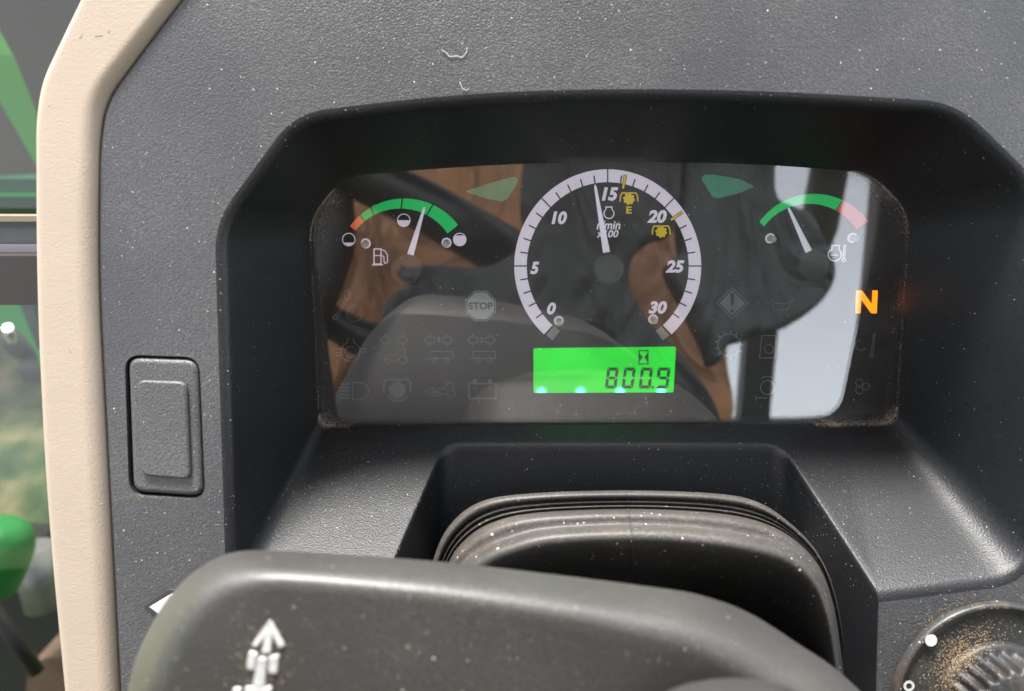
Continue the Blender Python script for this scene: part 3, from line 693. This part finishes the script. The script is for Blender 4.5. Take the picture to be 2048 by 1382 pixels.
for pts in ([(541, 1238), (571, 1290), (560, 1296), (541, 1262)], [(541, 1238), (541, 1262), (515, 1294), (505, 1289)], [(534, 1258), (548, 1258), (543, 1305), (524, 1305)],
            [(500, 1300), (517, 1305), (511, 1340), (494, 1335)], [(540, 1310), (559, 1308), (556, 1346), (538, 1345)], [(518, 1313), (536, 1313), (532, 1372), (506, 1372)],
            [(492, 1372), (545, 1372), (542, 1395), (488, 1395)], [(468, 1374), (484, 1374), (480, 1395), (464, 1395)]):
    raised(mb, pts)
tag(mb.build('arrow_emblem', MAT['print'], co), 'raised white arrow symbol')
# hub of the wheel just showing over the lower edge
mb = MB(); hp = [P(x, y, .194) for x, y in ((1270, 1440), (1330, 1385), (1400, 1362), (1480, 1356), (1560, 1368), (1620, 1400), (1660, 1450), (1600, 1560), (1440, 1600), (1300, 1540))]
slab(mb, smooth_path(hp, 5, True), Vector((0, -.17, 1)).normalized(), .016, .006, 6, base=0); mb.build('column_cap', MAT['cowl'], co)

# ================================================================== ROTARY SWITCH
KC = F(1985, 1402); 
rs = thing('rotary_light_switch', 'round black rotary switch with ribbed knob and white dot, dirt caked around it', 'rotary switch', KC)
ux = Vector((1, 0, 0)); uy = NF.cross(ux)
def ringk(r, h, n=72): return [KC + ux * (r * math.cos(i / n * math.tau)) + uy * (r * math.sin(i / n * math.tau)) + NF * h for i in range(n)]
R0 = (F(1780, 1402) - KC).length
mb = MB(); mb.loft([ringk(R0, 0), ringk(R0, .0020), ringk(R0 - .0004, .0029), ringk(R0 - .0010, .0033), ringk(R0 - .0018, .0033), ringk(R0 - .0027, .0028), ringk(R0 - .0038, .0018), ringk(R0 - .005, .0012), ringk(R0 - .0065, .0010), ringk(R0 - .022, .0010), ringk(.012, .0010)], True)
mb.build('switch_plate', MAT['platem'], rs)
RK = R0 * .53; KO = Vector((.0005, .0015, 0))
def knobring(r, h, n=180, rib=.0):
    out = []
    for i in range(n):
        a = i / n * math.tau; q = r - rib * (.5 + .5 * math.cos(a * 26)) ** 1.6
        out.append(KC + KO + ux * (q * math.cos(a)) + uy * (q * math.sin(a)) + NF * h)
    return out
mb = MB(); mb.loft([knobring(RK + .002, 0), knobring(RK + .002, .003), knobring(RK + .0012, .0042), knobring(RK - .0002, .0046), knobring(RK - .0006, .0052, rib=.0028), knobring(RK - .0012, .016, rib=.0028), knobring(RK - .002, .0175, rib=.001), knobring(RK - .0035, .0185), knobring(.006, .0185)], True, True, False, True)
mb.build('ribbed_knob', MAT['knobm'], rs)
def disc_at(mb, px, py, r0, r1, h=.001):
    c = F(px, py, h); n = 28
    a = [c + ux * (r1 * math.cos(i / n * math.tau)) + uy * (r1 * math.sin(i / n * math.tau)) for i in range(n)]
    if r0: mb.loft([a, [c + (p - c) * (r0 / r1) for p in a]], True, False)
    else: slab(mb, a, NF, .0002, .0001, 2, base=-.0028)
mb = MB(); disc_at(mb, 1862, 1281, 0, .0024, .0033); mb.build('white_dot', MAT['print'], rs)
mb = MB(); disc_at(mb, 1818, 1372, .0012, .0022, .0026); mb.build('white_ring', MAT['print'], rs)

# ================================================================== DUST, CRUMBS AND LINT
bpy.context.view_layer.update()
Ti = T.inverted(); VV = []; FF = []
for o in list(bpy.data.objects):
    if o.type == 'MESH' and o.name.split('.')[0] in ('fascia', 'instrument_recess', 'column_notch', 'boot_bellows', 'switch_plate', 'ribbed_knob', 'plate', 'raised_panel', 'trim_frame', 'cowl_shell'):
        mw = Ti @ o.matrix_world; n = len(VV)
        VV += [mw @ v.co for v in o.data.vertices]; FF += [[i + n for i in p.vertices] for p in o.data.polygons]
bvh = BVHTree.FromPolygons(VV, FF)
def speck(mb, p, n, s):
    t = n.orthogonal().normalized(); t.rotate(Matrix.Rotation(random.random() * 6.28, 3, n)); c = n.cross(t)
    a, bq = s * random.uniform(.7, 1.8), s * random.uniform(.5, 1)
    mb.add([p + t * a, p + c * bq, p - t * a * .8, p - c * bq, p + n * s * .6], [(0, 1, 4), (1, 2, 4), (2, 3, 4), (3, 0, 4)], False)
pale, brown = MB(), MB()
UPW = Vector((0, math.cos(LEAN), math.sin(LEAN)))    # world up in the dash frame
def hit_px(px, py):
    h = bvh.ray_cast(CAM, ray(px, py).normalized()); return h
cnt = 0
for _ in range(34000):
    x = random.uniform(-.24, .26); y = random.uniform(-.30, .10)
    h = bvh.ray_cast(Vector((x, y, .34)), Vector((0, 0, -1)))
    if h[0] is None: continue
    n = h[1] if h[1].z > 0 else -h[1]
    d = .10 + .9 * max(0, n.dot(UPW)) ** 1.5
    if h[0].y > -.02: d *= .45
    if random.random() > d * .8: continue
    speck(pale if random.random() < .8 else brown, h[0], n, random.choice((.00004, .00005, .00006, .00008, .0001, .00013, .00018)))
def cluster(px, py, sx, sy, num, mbs, s0=.0001, s1=.0003, diag=0):
    for _ in range(num):
        gx = random.gauss(0, 1); h = hit_px(px + gx * sx, py + random.gauss(0, 1) * sy + diag * gx)
        if h[0] is None or h[3] > .5: continue
        n = h[1] if h[1].dot(ray(px, py)) < 0 else -h[1]
        speck(mbs, h[0], n, random.uniform(s0, s1))
# dirt packed along the rim of the glass and round the switch
for i in range(NP):
    a = ip[i]
    left = a.x < -.08; right = a.x > .155; low = a.y < -.128
    k = 190 if (left and a.y < -.02) else 150 if right else 5 if low else 1
    for _ in range(int(k * (1.6 if low and (left or right) else 1))):
        p = a.lerp(ip[(i + 1) % NP], random.random()); o = op[i]
        p = p.lerp(o, abs(random.gauss(0, .012))) + Vector((0, 0, random.uniform(-.001, .0005)))
        c = Vector((.045, -.065, 0)) - p; p = p + c.normalized() * random.choice((0, 0, abs(random.gauss(0, .0032)))) 
        speck(brown if random.random() < .6 else pale, p, Vector((0, .3, 1)).normalized(), random.uniform(.00005, .00019))
cluster(1800, 620, 8, 120, 500, brown, .00006, .00018); cluster(1770, 880, 40, 12, 160, brown, .00006, .00018); cluster(690, 890, 25, 30, 420, brown, .00008, .0002); cluster(720, 960, 60, 60, 200, brown, .00007, .00018); cluster(1000, 870, 200, 12, 260, brown, .00007, .00018)
cluster(1040, 1022, 70, 6, 200, brown, .00008, .0002); cluster(1290, 1130, 160, 40, 420, brown, .00007, .00022); cluster(1450, 1050, 60, 14, 120, brown, .00007, .0002)
cluster(1930, 1300, 40, 28, 1100, brown, .0001, .00032, -18); cluster(1905, 1335, 25, 30, 500, brown, .0001, .0003); cluster(1880, 1230, 40, 10, 260, brown, .0001, .0002, -22)
cluster(330, 714, 45, 2.5, 140, brown, .0001, .0002); cluster(330, 993, 50, 3, 200, brown, .0001, .0002); cluster(378, 870, 2, 60, 50, brown, .00006, .00013)
cluster(525, 1320, 26, 40, 260, brown, .00012, .0003); cluster(1400, 90, 300, 60, 500, pale, .00004, .00011); cluster(900, 95, 160, 60, 120, pale, .00007, .00018); cluster(1600, 1030, 140, 90, 200, pale, .00008, .0002); cluster(700, 1000, 120, 60, 300, pale, .00008, .0002)
tag(pale.build('pale_dust', MAT['dust_pale']), 'pale dust specks and crumbs scattered over the dashboard', 'dust', kind='stuff')
tag(brown.build('brown_dirt', MAT['dust_brown']), 'brown dirt grains packed along edges of the instrument recess', 'dirt', kind='stuff')
def lint(pts, r, label):
    q = []
    for x, y in pts:
        h = hit_px(x, y); q.append(h[0] + (CAM - h[0]).normalized() * .0004)
    mb = MB(); mb.tube(smooth_path(q, 4), r, 5); tag(mb.build('lint_fibre', MAT['dust_pale']), label, 'lint')
lint([(884, 101), (893, 106), (899, 113), (913, 112), (924, 114), (933, 104), (934, 95)], .00014, 'curled white lint fibre on the hood above the instruments')
lint([(920, 164), (925, 177), (934, 180), (938, 176)], .00012, 'tiny hooked grey lint fibre below the curled white one')

SC = plain('scuff_dark', (.10, .085, .07), .8)
for pts in ([(159, 78), (163, 73), (165, 66)], [(189, 73), (198, 72), (206, 71)], [(216, 66), (220, 60)], [(97, 212), (100, 213)], [(138, 700), (141, 706)]):
    q = [hit_px(x, y)[0] for x, y in pts]; mb = MB(); mb.tube(q, .00009, 5); mb.build('scuff_mark', SC, trim)
# ================================================================== OUTSIDE THE LEFT WINDOW
def prism(mb, pts, z0, z1):
    """outline in pixels (seen at depth z0) given real thickness towards z1"""
    a = [P(x, y, z0) for x, y in pts]; c = [p + Vector((0, 0, z1 - z0)) for p in a]
    mb.loft([a, c], True, False, True, True)
# cab sill bar and glazing frame
sb = thing('window_sill_bar', 'brown black cab window bar with pale seal strips crossing behind the beige trim', 'window bar', P(40, 550, -.06))
mb = MB(); mb.box((P(-60, 552, -.06)), .18, P(0, 505, -.06).y - P(0, 600, -.06).y, .03); mb.build('bar', plain('bar_brown_black', (.019, .015, .013), .5, var=.15), sb)
def strip(y0, y1, z, mat, name):
    a, c = P(-60, y0, z), P(-60, y1, z); mb = MB(); mb.box((a + c) / 2, .18, a.y - c.y, .012); mb.build(name, mat, sb)
strip(487, 502, -.062, plain('seal_lilac', (.17, .16, .19), .4), 'seal_strip')
strip(452, 486, -.066, plain('seal_grey', (.08, .09, .088), .5, var=.3, vscale=90), 'glazing_channel')
strip(441, 452, -.064, plain('seal_black', (.03, .028, .026), .5), 'gasket')
strip(430, 441, -.062, plain('seal_tan', (.2, .16, .11), .4), 'edge_strip')
mb = MB(); q = [P(-200, -200, -.09), P(300, -200, -.09), P(300, 436, -.09), P(-200, 436, -.09)]
slab(mb, q, Vector((0, 0, 1)), .004, .0003, 2)
tag(mb.build('upper_window_pane', MAT['window']), 'hazy upper window pane left of the beige trim', 'window pane')
mb = MB(); q = [P(-200, 598, -.09), P(300, 598, -.09), P(300, 1600, -.09), P(-200, 1600, -.09)]
slab(mb, q, Vector((0, 0, 1)), .004, .0003, 2)
tag(mb.build('lower_window_pane', pane_mat('window_glass_low', 1.5, .001, tint=(.55, .56, .55), specks=.0)), 'clear lower window pane below the brown black bar', 'window pane')

GREEN = plain('tractor_green', (.03, .36, .05), .35, var=.12, vscale=6)
PALEG = plain('arm_green', (.10, .36, .06), .4, var=.1, vscale=6)
mb = MB(); prism(mb, [(-60, 0), (0, 108), (75, 292), (115, 395), (75, 335), (0, 205), (-60, 110)], -.75, -.78)
tag(mb.build('loader_arm', PALEG), 'light green loader arm slanting down behind the upper window', 'loader arm')
mb = MB(); prism(mb, [(-120, 358), (200, 358), (200, 432), (-120, 432)], -.45, -.60)
mb2 = MB(); prism(mb2, [(-120, 388), (200, 388), (200, 394), (-120, 394)], -.44, -.45)
gp = thing('green_hood_panel', 'dark green machine panel above the window bar', 'panel', P(40, 432, -.45))
mb.build('panel_sheet', plain('hood_green', (.01, .09, .03), .4, var=.3, vscale=20), gp); mb2.build('panel_crease', GREEN, gp)
gf = thing('green_fender', 'bright green fender with dark diagonal brace below the window bar', 'fender', P(40, 690, -.6))
mb = MB(); prism(mb, [(-120, 560), (190, 560), (190, 800), (100, 790), (70, 700), (40, 660), (0, 655), (-120, 650)], -.62, -.75); mb.build('fender_sheet', GREEN, gf)
mb = MB(); prism(mb, [(20, 560), (45, 560), (92, 690), (76, 700)], -.58, -.61); mb.build('brace', plain('brace_dark', (.03, .05, .03), .5), gf)
# far ground things
GND = -1.75
gm, nt, b = new_mat('ground_mat'); lk = nt.links.new; tc = N(nt, 'ShaderNodeTexCoord')
n1 = N(nt, 'ShaderNodeTexNoise'); n1.inputs['Scale'].default_value = 7; n1.inputs['Detail'].default_value = 6; lk(tc.outputs['Object'], n1.inputs['Vector'])
cr = N(nt, 'ShaderNodeValToRGB'); lk(n1.outputs['Fac'], cr.inputs[0])
cr.color_ramp.elements[0].position = .33; cr.color_ramp.elements[0].color = rgb(.022, .055, .018); cr.color_ramp.elements[1].position = .68; cr.color_ramp.elements[1].color = rgb(.26, .22, .11)
for pos, c in ((.47, (.06, .10, .032)), (.56, (.15, .155, .065))):
    e = cr.color_ramp.elements.new(pos); e.color = rgb(*c)
lk(cr.outputs[0], b.inputs['Base Color']); b.inputs['Roughness'].default_value = .95
me = bpy.data.meshes.new('ground'); me.from_pydata([(-400, -400, GND), (400, -400, GND), (400, 400, GND), (-400, 400, GND)], [], [(0, 1, 2, 3)]); me.materials.append(gm)
g = bpy.data.objects.new('ground', me); COL.objects.link(g); tag(g, 'patchy green and straw coloured grass below the cab', 'ground', kind='structure')
# plain backdrop added for the brown murk behind the upper pane
bm_ = MB(); prism(bm_, [(-500, -500), (330, -500), (330, 470), (-500, 470)], -1.9, -2.3)
tag(bm_.build('brown_backdrop', plain('backdrop_brown', (.10, .084, .066), .8, var=.3, vscale=2.2)), 'dull brown backdrop far behind the upper window', 'wall')
# machine parts low on the left
mb = MB(); mb.tube(smooth_path([P(-30, 1160, -.7), P(-8, 1115, -.7), P(6, 1085, -.7), P(15, 1058, -.7), P(19, 1046, -.7)], 4), [.05 - .035 * (i / 16) ** 3 for i in range(17)], 26)
tag(mb.build('green_lamp_housing', plain('housing_green', (.012, .26, .045), .4, var=.3, vscale=25)), 'bright green rounded housing at the left photo edge', 'housing')
hb = MB(); hb.tube([P(62, 1095, -.8), P(92, 1210, -.8)], .034, 16)
tag(hb.build('grey_cylinder', plain('cyl_grey', (.33, .33, .33), .3, metal=.4)), 'grey metal cylinder low behind the lower window', 'cylinder')
mb = MB(); mb.tube([P(-30, 1195, -.62), P(30, 1280, -.62), P(75, 1345, -.62)], .011, 10)
tag(mb.build('hydraulic_hose', MAT['black']), 'black hydraulic hose slanting across the lower left corner', 'hose')
mb = MB(); prism(mb, [(-200, 1120), (30, 1120), (60, 1170), (110, 1215), (160, 1280), (180, 1500), (-200, 1500)], -.95, -1.1)
tag(mb.build('front_axle_frame', plain('axle_dark', (.022, .022, .022), .45, var=.6, vscale=12)), 'dark greasy axle frame at the lower left', 'axle')
mb = MB(); prism(mb, [(60, 1330), (95, 1315), (200, 1320), (200, 1450), (40, 1450)], -.8, -.9)
tag(mb.build('rusty_bracket', plain('bracket_brown', (.20, .13, .09), .6, var=.4, vscale=15)), 'brown rusty bracket under the grey cylinder', 'bracket')
wl = MB(); wl.tube([P(15, 655, -.55), P(22, 668, -.56), P(26, 686, -.56)], [.006, .009, .005], 12)
tag(wl.build('chrome_fitting', plain('chrome', (.9, .9, .9), .12, metal=1)), 'small shiny chrome fitting in front of the green fender', 'fitting')
wl = MB(); wl.tube([P(30, 690, -.9), P(60, 672, -.9), P(110, 690, -.9), P(120, 730, -.9), P(60, 735, -.9)], .03, 12)
tag(wl.build('dark_hitch', plain('hitch', (.06, .055, .05), .6)), 'dark rounded metal part under the green fender', 'machine part')

# ================================================================== CAB BEHIND THE OPERATOR (seen mirrored in the cluster glass)
def pillow(pts, h, thick, round_, mat, k=6, sl=1.0):
    """upholstered or moulded body whose outline is seen mirrored at the pixels; it swells towards the dash"""
    pth = smooth_path([M(x, y, h, sl) for x, y in pts], k, True); n = Vector((0, sl, -1)).normalized()
    mb = MB(); slab(mb, pth, n, thick, round_, 6); return mb
BROWN = plain('brown_upholstery', (.62, .29, .135), .6, var=.4, vscale=9, bump=.2, bscale=200)
GREYB = plain('dark_cloth', (.06, .064, .066), .8, var=.3, vscale=12)
def folds(m, scale, dist):
    nt = m.node_tree; b = nt.nodes['Principled BSDF']; tc = N(nt, 'ShaderNodeTexCoord')
    no = N(nt, 'ShaderNodeTexNoise'); no.inputs['Scale'].default_value = scale; no.inputs['Detail'].default_value = 3; no.inputs['Distortion'].default_value = 1.5
    mp = N(nt, 'ShaderNodeMapping'); mp.inputs['Scale'].default_value = (1, .45, .45); mp.inputs['Rotation'].default_value = (0, 0, .6)
    nt.links.new(tc.outputs['Object'], mp.inputs['Vector']); nt.links.new(mp.outputs[0], no.inputs['Vector'])
    bp = N(nt, 'ShaderNodeBump'); bp.inputs['Strength'].default_value = 1; bp.inputs['Distance'].default_value = dist
    nt.links.new(no.outputs['Fac'], bp.inputs['Height']); nt.links.new(bp.outputs[0], b.inputs['Normal'])
folds(BROWN, 9, .10); folds(GREYB, 11, .08)
mb = pillow([(500, 200), (900, 180), (1180, 220), (1420, 300), (1440, 600), (1432, 760), (1428, 900), (1200, 960), (800, 960), (500, 930), (470, 500)], 1.15, .10, .03, BROWN)
tag(mb.build('brown_seat', BROWN), 'brown upholstered operator seat mirrored in the cluster glass', 'seat')
mb = pillow([(975, 548), (1045, 500), (1040, 420), (1050, 330), (1100, 230), (1340, 200), (1350, 330), (1343, 465), (1300, 488), (1262, 520), (1249, 575), (1280, 645), (1335, 700), (1390, 770), (1424, 840), (1430, 940), (780, 940), (765, 740), (775, 640), (795, 600), (840, 580), (800, 560), (860, 545)], .66, .05, .012, GREYB, 4, .4)  # unidentified dark form added behind the camera, cut to its mirrored outline
tag(mb.build('dark_mass', GREYB), 'dark rounded jacket mirrored in the middle of the cluster glass', 'mass')
SLATE = plain('slate_cloth', (.085, .095, .10), .8, var=.3, vscale=12); folds(SLATE, 11, .08)
mb = pillow([(1352, 200), (1440, 215), (1528, 250), (1532, 400), (1560, 428), (1600, 446), (1618, 480), (1648, 555), (1618, 618), (1545, 668), (1470, 690), (1440, 702), (1416, 738), (1400, 700), (1370, 640), (1325, 548), (1353, 520), (1349, 465), (1356, 330)], .68, .05, .012, SLATE, 4, .4)  # second unidentified form, added only for its outline in the glass
tag(mb.build('slate_silhouette', SLATE), 'slate grey headrest mirrored left of the bright rear window', 'silhouette')
mb = MB(); mb.tube([M(560, 300, .7), M(700, 340, .7), M(860, 420, .7), M(1080, 545, .7)], [.036, .036, .037, .038], 16)  # tube added behind the camera, standing in for mirrored steering wheel spokes
tag(mb.build('wheel_spoke', plain('spoke_black', (.02, .02, .021), .35)), 'black tube for steering wheel rail slanting across the mirrored brown seat', 'spoke')
mb = MB(); mb.tube([M(600, 560, .66), M(650, 640, .66), M(720, 678, .66), M(800, 690, .66)], [.024, .025, .026, .028], 14)  # curved tube standing in for the mirrored wheel rim
tag(mb.build('lower_wheel_spoke', plain('spoke_black_low', (.02, .02, .021), .35)), 'black curved tube for steering wheel rail end low at the left of the mirrored seat', 'spoke')
mb = pillow([(540, 200), (640, 240), (690, 330), (712, 470), (690, 560), (660, 640), (648, 700), (620, 740), (540, 760), (500, 500)], .8, .05, .02, MAT['black'])
tag(mb.build('dark_door_post', plain('post_dark', (.02, .018, .016), .6)), 'dark door post mirrored at the left end of the cluster glass', 'post')
DK = plain('cab_frame_dark', (.030, .028, .026), .5, var=.2, vscale=10)
mb = MB(); mb.tube([M(1662, 200, 1.1), M(1660, 340, 1.1), M(1640, 450, 1.1), M(1605, 545, 1.1), M(1540, 640, 1.1)], .036, 14)
tag(mb.build('seat_belt_post', DK), 'curved dark post before the mirrored rear window', 'post')
mb = MB(); a = M(1511, 640, 1.2); c = M(1511, 900, 1.2); mb.box((a + c) / 2, M(1541, 700, 1.2).x - M(1481, 700, 1.2).x, (a - c).length, .04)
tag(mb.build('rear_window_post', plain('post_slate', (.05, .06, .07), .5)), 'slate grey upright dividing the mirrored rear window', 'post')
mb = MB(); q = [M(1758, 180, 1.15), M(1738, 400, 1.15), M(1697, 860, 1.15), M(1697, 980, 1.15), M(2300, 980, 1.15), M(2300, 180, 1.15)]
slab(mb, q, Vector((0, 0, -1)), .05, .004, 3)
tag(mb.build('rear_corner_pillar', plain('pillar_brown', (.045, .035, .028), .5, var=.3, vscale=8)), 'dark brown rear corner pillar mirrored at the right end of the glass', 'pillar')
mb = MB(); q = [M(1350, 838, 1.25), M(1790, 834, 1.25), M(1790, 1250, 1.25), M(1350, 1250, 1.25)]
slab(mb, q, Vector((0, 0, -1)), .05, .004, 3)
tag(mb.build('rear_sill', DK), 'dark sill under the mirrored rear window', 'sill')

# added light blockers out of view: roof over the dash, floor below
def slabw(name, c, sx, sy, sz, mat, label, cat, kind=None):
    mb = MB(); mb.box(c, sx, sy, sz); o = mb.build(name, mat, None, True); return tag(o, label, cat, kind=kind)
slabw('roof_blocker', (-.02, -.385, .80), .86, .83, .06, plain('blocker', (.10, .10, .105), .9, var=.1), 'added unseen dark grey headliner above the dashboard', 'roof_blocker', 'structure')  # unseen roof panel, sized and placed to shade the dash
slabw('baffle', (.30, .16, -.62), .96, .04, .74, plain('front_baffle_black', (.02, .02, .02), .8, var=.2), 'black bulkhead added to stop light below the dashboard', 'wall', 'structure')  # unseen, put in to stop light coming up beneath the dash
slabw('shield', (.05, -.80, -1.0), 1.5, 1.7, .05, plain('shield_black', (.02, .02, .02), .8, var=.2), 'black slab added against ground bounce, unseen floor mat', 'shield', 'structure')  # unseen, put in against green bounce from the grass

BLK = plain('baffle_black', (.02, .02, .02), .8, var=.2)  # for three unseen panels added to darken what is lit from below
slabw('rear_baffle', (.0, -1.72, -.72), 1.6, .05, .62, BLK, 'unseen black rear panel added to cut light from below', 'wall', 'structure')
slabw('side_baffle', (-.80, -.95, -.66), .05, 1.5, .72, BLK, 'unseen black left panel added to cut ground light', 'wall', 'structure')
slabw('side_baffle', (.80, -.80, -.66), .05, 1.8, .72, BLK, 'unseen black right panel added to cut ground light', 'wall', 'structure')
